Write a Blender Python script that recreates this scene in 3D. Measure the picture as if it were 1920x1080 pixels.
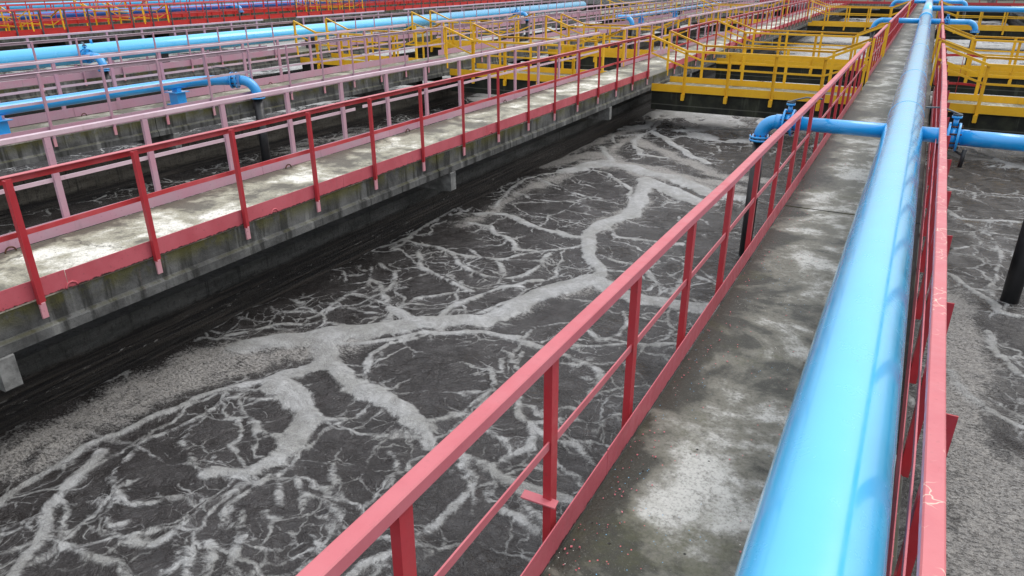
import bpy, math, random
import numpy as np
from mathutils import Vector, Matrix, noise
random.seed(7)
PI=math.pi
for o in list(bpy.data.objects): bpy.data.objects.remove(o)
S=bpy.context.scene
COL=S.collection
def R(d): return math.radians(d)

# ---------------------------------------------------------------- materials
class NT:
    """small helper round a node tree"""
    def __init__(s,name):
        m=bpy.data.materials.new(name); m.use_nodes=True
        s.m=m; s.t=m.node_tree; s.n=s.t.nodes; s.l=s.t.links
        s.b=s.n['Principled BSDF']; s.out=s.n['Material Output']
        s._pos=None
    def set(s,sock,v):
        if isinstance(v,bpy.types.NodeSocket): s.l.new(v,sock)
        elif v is not None: sock.default_value=v
    def node(s,t,**k):
        n=s.n.new(t)
        for a,b in k.items(): setattr(n,a,b)
        return n
    def pos(s):
        if s._pos is None: s._pos=s.node('ShaderNodeNewGeometry').outputs['Position']
        return s._pos
    def mapv(s,scale=(1,1,1),loc=(0,0,0),v=None):
        n=s.node('ShaderNodeMapping'); s.set(n.inputs['Vector'],v or s.pos())
        n.inputs['Scale'].default_value=scale; n.inputs['Location'].default_value=loc
        return n.outputs[0]
    def noise(s,scale,detail=5,rough=.55,v=None,dist=0,color=False):
        n=s.node('ShaderNodeTexNoise'); s.set(n.inputs['Vector'],v or s.pos())
        n.inputs['Scale'].default_value=scale; n.inputs['Detail'].default_value=detail
        n.inputs['Roughness'].default_value=rough; n.inputs['Distortion'].default_value=dist
        return n.outputs['Color' if color else 'Fac']
    def vor(s,scale,feature='DISTANCE_TO_EDGE',v=None,dim='2D',rand=1.0):
        n=s.node('ShaderNodeTexVoronoi',feature=feature,voronoi_dimensions=dim); s.set(n.inputs['Vector'],v or s.pos())
        n.inputs['Scale'].default_value=scale; n.inputs['Randomness'].default_value=rand
        return n.outputs['Distance']
    def math(s,op,a,b=None,c=None,clamp=False):
        n=s.node('ShaderNodeMath',operation=op,use_clamp=clamp); s.set(n.inputs[0],a); s.set(n.inputs[1],b); s.set(n.inputs[2],c)
        return n.outputs[0]
    def mr(s,v,a,b,c=0.,d=1.,smooth=True):
        n=s.node('ShaderNodeMapRange'); n.interpolation_type='SMOOTHSTEP' if smooth else 'LINEAR'
        s.set(n.inputs['Value'],v); s.set(n.inputs['From Min'],a); s.set(n.inputs['From Max'],b)
        s.set(n.inputs['To Min'],c); s.set(n.inputs['To Max'],d)
        return n.outputs[0]
    def mix(s,f,a,b,mode='MIX'):
        n=s.node('ShaderNodeMix',data_type='RGBA',blend_type=mode); s.set(n.inputs[0],f)
        for i,v in ((6,a),(7,b)):
            if isinstance(v,tuple) and len(v)==3: v=v+(1,)
            s.set(n.inputs[i],v)
        return n.outputs[2]
    def sep(s,v=None):
        n=s.node('ShaderNodeSeparateXYZ'); s.set(n.inputs[0],v or s.pos()); return n.outputs
    def vadd(s,a,b,scale=None):
        n=s.node('ShaderNodeVectorMath',operation='MULTIPLY_ADD' if scale else 'ADD')
        if scale:
            s.set(n.inputs[0],a); n.inputs[1].default_value=(scale,)*3; s.set(n.inputs[2],b)
        else: s.set(n.inputs[0],a); s.set(n.inputs[1],b)
        return n.outputs[0]
    def bump(s,h,strength=.3,dist=.01):
        n=s.node('ShaderNodeBump'); s.set(n.inputs['Height'],h); n.inputs['Strength'].default_value=strength; n.inputs['Distance'].default_value=dist
        return n.outputs[0]
    def fin(s,color,rough=.5,normal=None,spec=None,metal=None,coat=None,ior=None):
        b=s.b
        if isinstance(color,tuple) and len(color)==3: color=color+(1,)
        s.set(b.inputs['Base Color'],color); s.set(b.inputs['Roughness'],rough)
        if normal is not None: s.set(b.inputs['Normal'],normal)
        if spec is not None: b.inputs['Specular IOR Level'].default_value=spec
        if metal is not None: b.inputs['Metallic'].default_value=metal
        if coat is not None: b.inputs['Coat Weight'].default_value=coat; b.inputs['Coat Roughness'].default_value=.12
        if ior is not None: b.inputs['IOR'].default_value=ior
        return s.m

def paint(name,a,b,rough=.45,rust=.0,dirt=.25,coat=0,spec=.5,scale=2.5,crack=False,hem=False):
    """weathered gloss paint: two tones of the same coat, grime specks, some rust"""
    k=NT(name)
    c=k.mix(k.mr(k.noise(scale,6,.6),.35,.68),a,b)
    c=k.mix(k.math('MULTIPLY',k.mr(k.noise(38,4,.6),.60,.72),dirt),c,(.06,.045,.04))
    st=k.noise(9,5,.6,v=k.mapv((1,1,.12)))
    c=k.mix(k.math('MULTIPLY',k.mr(st,.56,.75),dirt*.8),c,(.12,.08,.07))
    if rust>0:
        rn=k.noise(14,6,.65,v=k.mapv((1,1,1),(3,7,1)))
        rm=k.mr(rn,.76-rust*.16,.80-rust*.14)
        c=k.mix(rm,c,k.mix(k.noise(50,3),(.10,.035,.018),(.035,.02,.018)))
    if crack:
        vv=k.vadd(k.noise(7,3,color=True),k.pos(),.12)
        cr=k.mr(k.vor(11,v=vv,dim='3D'),.0,.028,1,0)
        cm=k.math('MULTIPLY',cr,k.mr(k.noise(3.1,3,v=k.mapv((1,1,1),(5,2,8))),.46,.54))
        c=k.mix(cm,c,(.75,.52,.42))
    if hem:                                    # paint flaked off along the lower edge
        zz=k.math('ADD',k.sep()[2],k.math('MULTIPLY',k.math('SUBTRACT',k.noise(17,7,.8),.5),.075))
        c=k.mix(k.mr(zz,-2.383,-2.393),c,k.mix(k.noise(40,3),(.06,.022,.018),(.02,.014,.014)))
    h=k.noise(60,4,.6)
    r=k.mr(k.noise(12,4),.3,.7,rough-.1,rough+.15)
    return k.fin(c,r,k.bump(h,.10,.004),spec=spec,coat=coat)

def m_deck(name,light,mid,dark,lo=.42,hi=.62,seed=0.,moss=.4,chips=True,edge=None,cracks=0.,blobs=()):
    """walked-on concrete: dry and damp patches, pitting, moss, flakes of paint"""
    k=NT(name)
    p=k.mapv((1,1,1),(seed,seed*1.7,0))
    big=k.noise(.85,8,.68,v=p,dist=.6)
    med=k.noise(3.2,6,.65,v=p)
    f=k.math('ADD',big,k.math('MULTIPLY',k.math('SUBTRACT',med,.5),.55))
    if edge:                                   # damp grows in from the kerbs
        x=k.sep()[0]
        e=k.mr(k.math('ABSOLUTE',k.math('SUBTRACT',x,edge[0])),edge[1]*.35,edge[1],0,1)
        f=k.math('SUBTRACT',f,k.math('MULTIPLY',e,.20))
    wp=k.vadd(k.noise(2.6,5,.65,color=True),k.pos(),.34)       # worn and damp spots, ragged outlines
    for bx,by,br,ba in blobs:
        n=k.node('ShaderNodeVectorMath',operation='DISTANCE'); k.set(n.inputs[0],wp); n.inputs[1].default_value=(bx+.17,by+.17,-2.4+.17)
        f=k.math('ADD',f,k.math('MULTIPLY',k.mr(n.outputs['Value'],br*.35,br*1.25,1,0),.105*ba))
    c=k.mix(k.mr(f,lo-.12,lo+.01),dark,mid)
    c=k.mix(k.mr(f,hi-.12,hi+.03),c,light)
    g=k.noise(55,4,.7); g2=k.noise(19,6,.78,v=p)
    c=k.mix(k.math('MULTIPLY',k.mr(g,.45,.72),.50),c,(.03,.028,.024))
    c=k.mix(k.math('MULTIPLY',k.mr(g2,.50,.66),.50),c,(.06,.056,.045))
    c=k.mix(k.math('MULTIPLY',k.mr(k.noise(110,2,.6),.60,.72),.14),c,(.6,.58,.52))
    if moss:
        mm=k.math('MULTIPLY',k.mr(k.noise(1.7,6,.7,v=k.mapv((1,1,1),(seed+4,9,2))),.56,.70),moss)
        c=k.mix(mm,c,(.075,.078,.028))
    wv=k.vadd(k.noise(3,5,.65,color=True),p,.5)
    ck=k.math('MULTIPLY',k.mr(k.vor(.55,v=wv),.002,.012,1,0),k.mr(k.noise(1.1,2),.42,.52))
    c=k.mix(k.math('MULTIPLY',ck,cracks),c,(.03,.027,.02))
    pit=k.vor(13,'F1',v=p,dim='3D')
    pk=k.math('MULTIPLY',k.mr(pit,.05,.13,1,0),k.mr(k.noise(4,3),.52,.60))
    c=k.mix(pk,c,(.012,.011,.01))
    if chips:
        for sc,th,colr,off in ((21,.085,(.62,.14,.14),1),(29,.085,(.16,.42,.66),6),(40,.10,(.75,.72,.66),11)):
            d=k.vor(sc,'F1',v=k.mapv((1,1,1),(off,off*2,0)),dim='3D')
            q=k.math('MULTIPLY',k.mr(d,th*.7,th*1.25,1,0),k.mr(k.noise(2.0,2,v=k.mapv((1,1,1),(off*3,1,0))),.55,.60))
            c=k.mix(q,c,colr)
    h=k.math('ADD',k.noise(30,6,.7),k.math('MULTIPLY',pk,-.6))
    r=k.mr(f,lo-.1,hi,.45,.9)
    return k.fin(c,r,k.bump(h,.45,.012),spec=.35)

def m_fascia(name,moss=.75):
    """weathered beam side: vertical runs, moss along the upper lip"""
    k=NT(name); z=k.sep()[2]
    n=k.noise(2.2,6,.65)
    c=k.mix(k.mr(n,.3,.7),(.048,.048,.046),(.15,.15,.145))
    st=k.noise(7,5,.6,v=k.mapv((1,1,.10)))
    c=k.mix(k.math('MULTIPLY',k.mr(st,.49,.62),.85),c,(.026,.026,.024))
    st2=k.noise(5,4,.6,v=k.mapv((1,1,.08),(9,3,0)))
    c=k.mix(k.math('MULTIPLY',k.mr(st2,.58,.72),.5),c,(.30,.30,.28))
    rs=k.math('MULTIPLY',k.mr(k.noise(4.3,4,.6,v=k.mapv((1,1,.12),(2,8,0))),.67,.76),.5)
    c=k.mix(rs,c,(.13,.06,.035))
    lip=k.math('ADD',k.mr(z,-2.60,-2.42),k.math('MULTIPLY',k.mr(k.math('ABSOLUTE',k.math('SUBTRACT',z,-2.64)),0,.02,1,0),.45))
    mm=k.math('MULTIPLY',k.math('MULTIPLY',lip,k.mr(k.noise(2.6,6,.7,v=k.mapv((1,1,1),(1,5,3))),.40,.56)),moss,clamp=True)
    c=k.mix(mm,c,k.mix(k.noise(8,3),(.045,.05,.012),(.13,.115,.018)))
    c=k.mix(k.math('MULTIPLY',k.mr(k.noise(70,4,.7),.52,.75),.5),c,(.03,.03,.028))
    return k.fin(c,.85,k.bump(k.noise(16,8,.75),.8,.025),spec=.3)

def m_wall(name,line=-3.30,da=(.055,.056,.052),db=(.125,.125,.118)):
    """tank wall: dry above the splash line, black and slimy below"""
    k=NT(name); z=k.sep()[2]
    wob=k.math('MULTIPLY',k.math('SUBTRACT',k.noise(1.6,5,.6),.5),.10)
    zz=k.math('ADD',k.math('ADD',z,wob),-3.24-line)
    dry=k.mix(k.mr(k.noise(3,6,.65,v=k.mapv((.5,.5,2.5))),.3,.7),da,db)
    drip=k.noise(9,5,.6,v=k.mapv((1,1,.07)))
    dry=k.mix(k.math('MULTIPLY',k.mr(drip,.57,.68),.7),dry,(.02,.019,.018))
    lay=k.noise(6,6,.65,v=k.mapv((.12,.12,5)))
    wet=k.mix(k.mr(lay,.42,.66),(.006,.005,.005),(.05,.042,.035))
    speck=k.math('MULTIPLY',k.mr(k.noise(16,5,.75,v=k.mapv((.45,.45,1.6))),.60,.66),k.mr(k.math('ABSOLUTE',k.math('SUBTRACT',zz,-3.43)),.03,.10,1,0))
    wet=k.mix(speck,wet,(.28,.27,.25))
    scum=k.math('MULTIPLY',k.mr(k.noise(12,6,.75,v=k.mapv((.5,.5,1.8),(3,1,1))),.50,.60),k.mr(k.math('ABSOLUTE',k.math('SUBTRACT',zz,-3.27)),.03,.08,1,0))
    dry=k.mix(k.math('MULTIPLY',k.mr(k.noise(18,6,.75,v=k.mapv((1,1,.6))),.50,.68),.7),dry,(.025,.024,.022))
    dry=k.mix(k.math('MULTIPLY',k.mr(k.noise(26,4,.7,v=k.mapv((1,1,1),(3,3,3))),.60,.72),.5),dry,(.22,.22,.21))
    wet=k.mix(k.math('MULTIPLY',k.mr(k.noise(3.5,5,.7,v=k.mapv((.25,.25,4),(1,2,5))),.55,.68),.7),wet,(.075,.062,.052))
    f=k.mr(zz,-3.28,-3.20)
    c=k.mix(f,wet,dry)
    c=k.mix(k.math('MULTIPLY',scum,.8),c,(.012,.011,.010))
    r=k.mr(zz,-3.4,-3.2,.35,.9)
    return k.fin(c,r,k.bump(k.math('ADD',k.noise(15,7,.75),k.math('MULTIPLY',lay,.8)),.9,.035),spec=.4)

def m_beam(name):
    """cross beam under a footbridge: black moss, damp"""
    k=NT(name); z=k.sep()[2]
    c=k.mix(k.mr(k.noise(2.4,6,.65),.35,.7),(.010,.011,.009),(.030,.033,.020))
    c=k.mix(k.math('MULTIPLY',k.mr(k.noise(8,5,.6,v=k.mapv((1,1,.1))),.56,.68),.5),c,(.07,.075,.055))
    ln=k.mr(k.math('ABSOLUTE',k.math('ADD',k.math('SUBTRACT',z,-3.06),k.math('MULTIPLY',k.math('SUBTRACT',k.noise(3,3),.5),.03))),.006,.016,1,0)
    c=k.mix(k.math('MULTIPLY',ln,.6),c,(.12,.12,.10))
    return k.fin(c,.7,k.bump(k.noise(25,6,.7),.4,.012),spec=.3)

def m_plain(name,a,b,rough=.8,sc=4):
    k=NT(name)
    c=k.mix(k.mr(k.noise(sc,6,.6),.3,.7),a,b)
    return k.fin(c,rough,k.bump(k.noise(sc*8,5,.7),.4,.01),spec=.3)

def m_pipe(name,a,b,rough=.28,dirt=.3):
    k=NT(name)
    c=k.mix(k.mr(k.noise(1.3,5,.6),.35,.7),a,b)
    d=k.mr(k.noise(6,6,.72,v=k.mapv((1,.35,1))),.62,.75)
    c=k.mix(k.math('MULTIPLY',d,dirt*.4),c,(.10,.16,.22))
    sp=k.math('MULTIPLY',k.mr(k.vor(7,'F1',dim='3D',v=k.vadd(k.noise(30,3,color=True),k.pos(),.05)),.035,.06,1,0),k.mr(k.noise(1.5,2),.5,.58))
    c=k.mix(k.math('MULTIPLY',sp,dirt),c,(.03,.05,.06))
    r=k.mr(k.noise(5,5,.65),.3,.7,rough-.07,rough+.1)
    return k.fin(c,r,k.bump(k.noise(1.6,2,.5),.05,.02),spec=.7,coat=.8)

def m_water(name):
    k=NT(name)
    at=k.node('ShaderNodeAttribute',attribute_name='foam_d').outputs['Fac']
    sc=k.node('ShaderNodeAttribute',attribute_name='scum_d').outputs['Fac']
    p=k.pos()
    w1=k.vadd(k.noise(1.3,3,.55,color=True),p,.60)          # slow swirls
    w2=k.vadd(k.noise(4.5,3,.55,color=True),w1,.20)
    w3=k.vadd(k.noise(11,3,.6,color=True),w2,.07)
    n1=k.noise(5,4,.58,v=w1)
    d=k.math('ADD',at,k.math('MULTIPLY',k.math('SUBTRACT',n1,.5),.14))
    # lace: torn films and bubble rafts
    l1=k.noise(13,6,.70,v=w2); l2=k.noise(42,4,.72,v=w3)
    lace=k.math('ADD',k.math('MULTIPLY',k.math('SUBTRACT',l1,.5),1.15),k.math('MULTIPLY',k.math('SUBTRACT',l2,.5),.7))
    dt=k.mr(d,.062,-.04)
    brk=k.noise(1.2,3,.55,v=k.mapv((1,1,1),(4,1,2)))
    near=k.mr(at,.0,.45,1,0)
    def vein(scale,vv,wid,lo,amp):
        e=k.vor(scale,v=vv)
        q=k.mr(k.math('DIVIDE',e,scale),wid,0)             # metres from the cell edge
        g=k.mr(k.math('ADD',brk,k.math('MULTIPLY',near,.15)),lo,lo+.28)
        return k.math('MULTIPLY',k.math('MULTIPLY',q,g),amp)
    dv=k.math('MAXIMUM',vein(1.15,w2,.065,.34,.80),vein(2.7,w2,.045,.42,.72))
    dv=k.math('MAXIMUM',dv,vein(6.5,w3,.026,.46,.62))
    D=k.math('MAXIMUM',dt,dv)
    F=k.mr(k.math('ADD',D,lace),.34,.86)
    # bubbly brown scum, thinning out as it drifts to the wall
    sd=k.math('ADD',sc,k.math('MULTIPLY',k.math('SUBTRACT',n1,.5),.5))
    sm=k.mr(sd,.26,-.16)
    bub=k.vor(20,'F1',v=k.vadd(k.noise(16,3,.6,color=True),p,.06),dim='3D')
    grain=k.noise(30,5,.75,v=k.mapv((1,1.5,1)))
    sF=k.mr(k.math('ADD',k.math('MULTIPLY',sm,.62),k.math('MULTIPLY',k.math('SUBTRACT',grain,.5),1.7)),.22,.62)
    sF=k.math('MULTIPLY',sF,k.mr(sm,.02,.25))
    spk=k.math('MULTIPLY',k.mr(k.noise(30,5,.8,v=k.mapv((1,1.8,1))),.62,.70),k.mr(k.noise(2.2,4,.6,v=k.mapv((1,1,1),(7,3,0))),.42,.60,.05,.55))
    film=k.math('MULTIPLY',k.mr(k.noise(48,5,.82,v=k.mapv((1,2.1,1),v=w2)),.52,.70),k.mr(k.noise(1.6,3,.6,v=k.mapv((1,1,1),(2,9,0))),.36,.62,.10,.42))
    A=k.math('MAXIMUM',k.math('MAXIMUM',F,sF),k.math('MAXIMUM',spk,film),clamp=True)
    # foam colour
    fc=k.mix(k.mr(k.noise(2.4,5,.62,v=w1),.34,.66),(.50,.50,.495),(.34,.335,.315))
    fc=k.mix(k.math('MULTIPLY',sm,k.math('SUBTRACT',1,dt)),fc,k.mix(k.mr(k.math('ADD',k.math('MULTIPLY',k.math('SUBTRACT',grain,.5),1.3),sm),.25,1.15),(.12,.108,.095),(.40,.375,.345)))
    fc=k.mix(k.math('MULTIPLY',k.mr(l1,.40,.62,1,0),.42),fc,(.17,.165,.16))
    strk=k.noise(9,5,.7,v=k.mapv((1,3.2,1),v=w2))
    fc=k.mix(k.math('MULTIPLY',k.mr(strk,.50,.68),.45),fc,(.20,.19,.18))
    fc=k.mix(k.math('MULTIPLY',k.mr(k.noise(95,3,.7),.50,.68),.40),fc,(.72,.72,.71))
    fc=k.mix(k.math('MULTIPLY',k.mr(bub,.16,.03),.35),fc,(.10,.095,.09))
    foam=k.node('ShaderNodeBsdfPrincipled')
    k.set(foam.inputs['Base Color'],fc); foam.inputs['Roughness'].default_value=.6; foam.inputs['Specular IOR Level'].default_value=.35
    fh=k.math('ADD',k.math('ADD',k.math('MULTIPLY',l2,1.1),k.math('MULTIPLY',grain,.9)),k.math('MULTIPLY',A,.8))
    k.set(foam.inputs['Normal'],k.bump(fh,1.0,.022))
    wc=k.mix(k.mr(k.noise(3,5,.6),.35,.7),(.022,.019,.018),(.042,.038,.037))
    rip=k.math('ADD',k.noise(6,3,.55,v=k.mapv((1,1.7,1),v=w1)),k.math('MULTIPLY',k.noise(19,4,.66,v=k.mapv((1,1.9,1),v=w2)),.55))
    b=k.b; k.set(b.inputs['Base Color'],wc); b.inputs['Roughness'].default_value=.07; b.inputs['IOR'].default_value=1.45
    k.set(b.inputs['Normal'],k.bump(rip,1.0,.042))
    mx=k.node('ShaderNodeMixShader'); k.set(mx.inputs[0],A); k.l.new(b.outputs[0],mx.inputs[1]); k.l.new(foam.outputs[0],mx.inputs[2])
    k.l.new(mx.outputs[0],k.out.inputs['Surface'])
    return k.m

BLOBS1=[(-0.64,3.06,0.26,0.7),(-0.45,2.72,0.20,0.7),(-0.84,3.55,0.20,0.6),(-1.01,2.59,0.16,-1.0),(-0.71,2.43,0.20,-0.7),(-0.45,4.38,0.22,-1.0),(-0.95,3.04,0.13,-0.8),(-0.70,4.75,0.16,-0.5),(-0.98,4.25,0.18,0.5),(-0.67,5.83,0.20,-0.9),(-0.95,5.94,0.20,-0.5),(-0.65,6.83,0.20,0.6),(-0.63,5.17,0.16,0.2),(-0.58,7.75,0.20,-0.6),(-0.79,8.98,0.25,0.8),(-0.47,9.98,0.25,0.6),(-0.83,8.03,0.12,-0.9),(-0.81,10.77,0.14,-0.9),(-0.51,12.08,0.30,0.3),(-0.42,3.43,0.15,-0.5),(-0.37,2.93,0.18,0.6),(-0.69,2.76,0.18,0.7)]
BLOBS2=[(-6.40,5.18,0.35,1.0),(-6.50,4.38,0.30,1.0),(-6.52,3.70,0.30,0.9),(-6.69,6.56,0.35,1.0),(-7.43,8.98,0.40,1.0),(-7.32,8.10,0.30,0.7),(-7.59,12.15,0.30,1.0),(-7.55,13.83,0.40,0.9),(-6.80,15.82,0.50,0.9),(-6.73,6.06,0.25,-0.8),(-6.88,7.59,0.20,-0.8),(-7.61,10.57,0.35,-0.6),(-6.58,4.77,0.20,-0.6),(-7.14,14.29,0.40,-0.5),(-6.83,3.38,0.30,0.7),(-6.72,4.12,0.20,-0.5)]
M=dict(
 rail=paint('faded_skylit_red_rail',(.54,.145,.165),(.49,.11,.13),.42,dirt=.12,rust=.12),  # pinker than the posts: chalky fading, with sky sheen put into the colour
 railc=paint('crazed_red_rail',(.55,.155,.17),(.50,.125,.145),.42,dirt=.12,rust=.1,crack=True),
 post=paint('red_post',(.45,.030,.040),(.40,.04,.05),.40,dirt=.2,rust=.25),
 toe=paint('red_toe',(.53,.115,.14),(.46,.085,.105),.45,dirt=.3,rust=.35,hem=True),
 redtop=paint('red_top',(.50,.040,.045),(.55,.10,.11),.38,dirt=.15,rust=.1),
 lilac=paint('lilac_rail',(.60,.46,.515),(.53,.37,.43),.42,dirt=.2,rust=.12),
 lilacp=paint('lilac_post',(.49,.26,.33),(.46,.30,.36),.45,dirt=.25,rust=.2),
 foot=paint('pale_foot',(.60,.24,.28),(.55,.30,.33),.55,dirt=.4,rust=.5),
 yel=paint('yellow_paint',(.80,.45,.015),(.74,.40,.012),.40,dirt=.2,rust=.2),
 red2=paint('bright_red',(.50,.018,.012),(.42,.015,.014),.42,dirt=.2,rust=.15),
 black=paint('dark_post',(.045,.048,.055),(.10,.10,.11),.5,dirt=.2),
 pipe=m_pipe('main_pipe_blue',(.08,.53,.90),(.07,.50,.88),.20,.45),
 pipe2=m_pipe('branch_pipe_blue',(.006,.34,.78),(.005,.30,.72),.33,.4),
 pipe3=m_pipe('deep_blue',(.010,.12,.50),(.008,.10,.42),.32,.3),
 bolt=m_plain('rusty_bolt',(.05,.022,.012),(.12,.05,.025),.7,30),
 rubber=paint('black_plastic',(.012,.012,.013),(.022,.022,.024),.38,dirt=.2),
 lever=paint('lever_paint',(.03,.05,.075),(.06,.08,.10),.5,dirt=.4),
 deck1=m_deck('deck_main',(.52,.51,.47),(.18,.172,.14),(.034,.034,.024),.47,.585,seed=5.3,blobs=BLOBS1,edge=(-.35,.75)),
 deck2=m_deck('deck_pale',(.78,.76,.68),(.36,.34,.26),(.12,.11,.08),.48,.60,seed=8.1,moss=.35,chips=False,edge=(-6.57,.75),cracks=.6,blobs=BLOBS2),
 deck3=m_deck('deck_green',(.46,.44,.36),(.20,.19,.14),(.07,.068,.05),.45,.62,seed=4.4,moss=.6,chips=False),
 fascia=m_fascia('fascia'),
 corbel=m_plain('pale_concrete',(.10,.10,.095),(.26,.26,.25),.85,7),
 wall=m_wall('tank_wall_mat'), wall3=m_wall('tank_wall_brown',-3.52,(.075,.066,.052),(.14,.128,.106)), beam=m_beam('beam_mat'),
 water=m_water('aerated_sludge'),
 ground=m_plain('ground_mat',(.05,.055,.035),(.11,.10,.075),.95,.6),
 floor=m_plain('basin_floor',(.012,.011,.010),(.02,.018,.016),.9,1),
 grey=m_plain('grey_steel',(.42,.44,.46),(.58,.60,.61),.5,1.5),
 twig=m_plain('twig_mat',(.03,.025,.02),(.06,.05,.035),.8,20),
)

# ---------------------------------------------------------------- mesh builder
class MB:
    def __init__(s): s.v=[]; s.f=[]; s.sm=[]; s.mi=[]
    def add(s,vs,fs,smooth=False,mi=0):
        o=len(s.v); s.v+= [tuple(v) for v in vs]
        for q in fs: s.f.append([i+o for i in q]); s.sm.append(smooth); s.mi.append(mi)
        return s
    def box(s,x0,x1,y0,y1,z0,z1,c=0.0,mi=0):
        x0,x1=min(x0,x1),max(x0,x1); y0,y1=min(y0,y1),max(y0,y1); z0,z1=min(z0,z1),max(z0,z1)
        if c<=0:
            return s.add([(x0,y0,z0),(x1,y0,z0),(x1,y1,z0),(x0,y1,z0),(x0,y0,z1),(x1,y0,z1),(x1,y1,z1),(x0,y1,z1)],
              [(0,3,2,1),(4,5,6,7),(0,1,5,4),(1,2,6,5),(2,3,7,6),(3,0,4,7)],mi=mi)
        prof=[(x0+c,z0),(x1-c,z0),(x1,z0+c),(x1,z1-c),(x1-c,z1),(x0+c,z1),(x0,z1-c),(x0,z0+c)]
        return s.prism(prof,y0,y1,mi)
    def prism(s,prof,y0,y1,mi=0):
        """profile in x-z, anticlockwise seen from -y, run along y"""
        n=len(prof)
        vs=[(x,y0,z) for x,z in prof]+[(x,y1,z) for x,z in prof]
        fs=[(i,i+n,(i+1)%n+n,(i+1)%n) for i in range(n)]+[tuple(range(n)),tuple(range(2*n-1,n-1,-1))]
        return s.add(vs,fs,mi=mi)
    def sweep(s,path,prof,up=(0,0,1),smooth=False,caps=True,mi=0):
        """profile (side,up) along a polyline, mitred, parallel transport"""
        P=[Vector(p) for p in path]; n=len(prof); vs=[]
        up=Vector(up); T=[]
        for i in range(len(P)):
            a=(P[i]-P[i-1]).normalized() if i>0 else None
            b=(P[i+1]-P[i]).normalized() if i<len(P)-1 else None
            t=(a+b).normalized() if a and b else (a or b)
            T.append((t,(1/max(.5,t.dot(a))) if a and b else 1))
        u=up
        for i,(t,k) in enumerate(T):
            u=(u-t*u.dot(t)); u.normalize(); side=t.cross(u)
            for (x,z) in prof: vs.append(P[i]+side*x+u*z)
        fs=[]
        for i in range(len(P)-1):
            for j in range(n):
                a=i*n+j; b=i*n+(j+1)%n
                fs.append((a,a+n,b+n,b))
        s.add(vs,fs,smooth,mi)
        if caps:
            o=len(s.v)-len(vs)
            s.f.append([o+i for i in range(n)]); s.sm.append(False); s.mi.append(mi)
            s.f.append([o+len(vs)-n+i for i in range(n-1,-1,-1)]); s.sm.append(False); s.mi.append(mi)
        return s
    def tube(s,path,r,n=16,up=(0,0,1),caps=True,mi=0):
        return s.sweep(path,[(r*math.cos(2*PI*i/n),r*math.sin(2*PI*i/n)) for i in range(n)],up,True,caps,mi)
    def bar(s,path,w,h,c=.004,up=(0,0,1),mi=0):
        a,b=w/2,h/2
        if c<=0: pr=[(-a,-b),(a,-b),(a,b),(-a,b)]
        else: pr=[(-a+c,-b),(a-c,-b),(a,-b+c),(a,b-c),(a-c,b),(-a+c,b),(-a,b-c),(-a,-b+c)]
        return s.sweep(path,pr,up,mi=mi)
    def disc(s,c,axis,r,t,n=24,mi=0):
        c=Vector(c); ax=Vector(axis).normalized()
        up=(0,0,1) if abs(ax.z)<.9 else (1,0,0)
        return s.tube([c-ax*t/2,c+ax*t/2],r,n,up,mi=mi)
    def build(s,name,mats,parent=None):
        me=bpy.data.meshes.new(name); o=Vector((0,0,0))
        if parent is not None: o=wloc(parent)
        me.from_pydata([(x-o.x,y-o.y,z-o.z) for x,y,z in s.v],[],s.f)
        me.polygons.foreach_set('use_smooth',s.sm)
        me.polygons.foreach_set('material_index',s.mi)
        for m in (mats if isinstance(mats,(list,tuple)) else [mats]): me.materials.append(m)
        me.update()
        ob=bpy.data.objects.new(name,me); COL.objects.link(ob)
        if parent is not None: ob.parent=parent
        return ob
def wloc(o):
    v=Vector((0,0,0))
    while o is not None: v=v+o.location; o=o.parent
    return v
def thing(name,loc,label,cat,group=None):
    o=bpy.data.objects.new(name,None); COL.objects.link(o); o.location=loc
    o.empty_display_size=.2
    o['label']=label; o['category']=cat
    if group: o['group']=group
    return o
def tag(o,label,cat,group=None):
    o['label']=label; o['category']=cat
    if group: o['group']=group
    return o
def struct(o,kind='structure'): o['kind']=kind; return o
def arc(c,r,a0,a1,ax,ay,n=8):
    c=Vector(c); ax=Vector(ax); ay=Vector(ay)
    return [c+ax*(r*math.cos(a0+(a1-a0)*i/n))+ay*(r*math.sin(a0+(a1-a0)*i/n)) for i in range(n+1)]
def link_copy(src,parent,loc):
    c=src.copy(); COL.objects.link(c); c.parent=parent; c.location=loc
    for ch in src.children:
        d=ch.copy(); COL.objects.link(d); d.parent=c
    return c
def lerp(pts,y):
    if y<=pts[0][0]: return pts[0][1]
    for (a,b),(c,d) in zip(pts,pts[1:]):
        if y<=c: return b+(d-b)*(y-a)/(c-a)
    return pts[-1][1]
EXPOSURE=0.44
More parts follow.
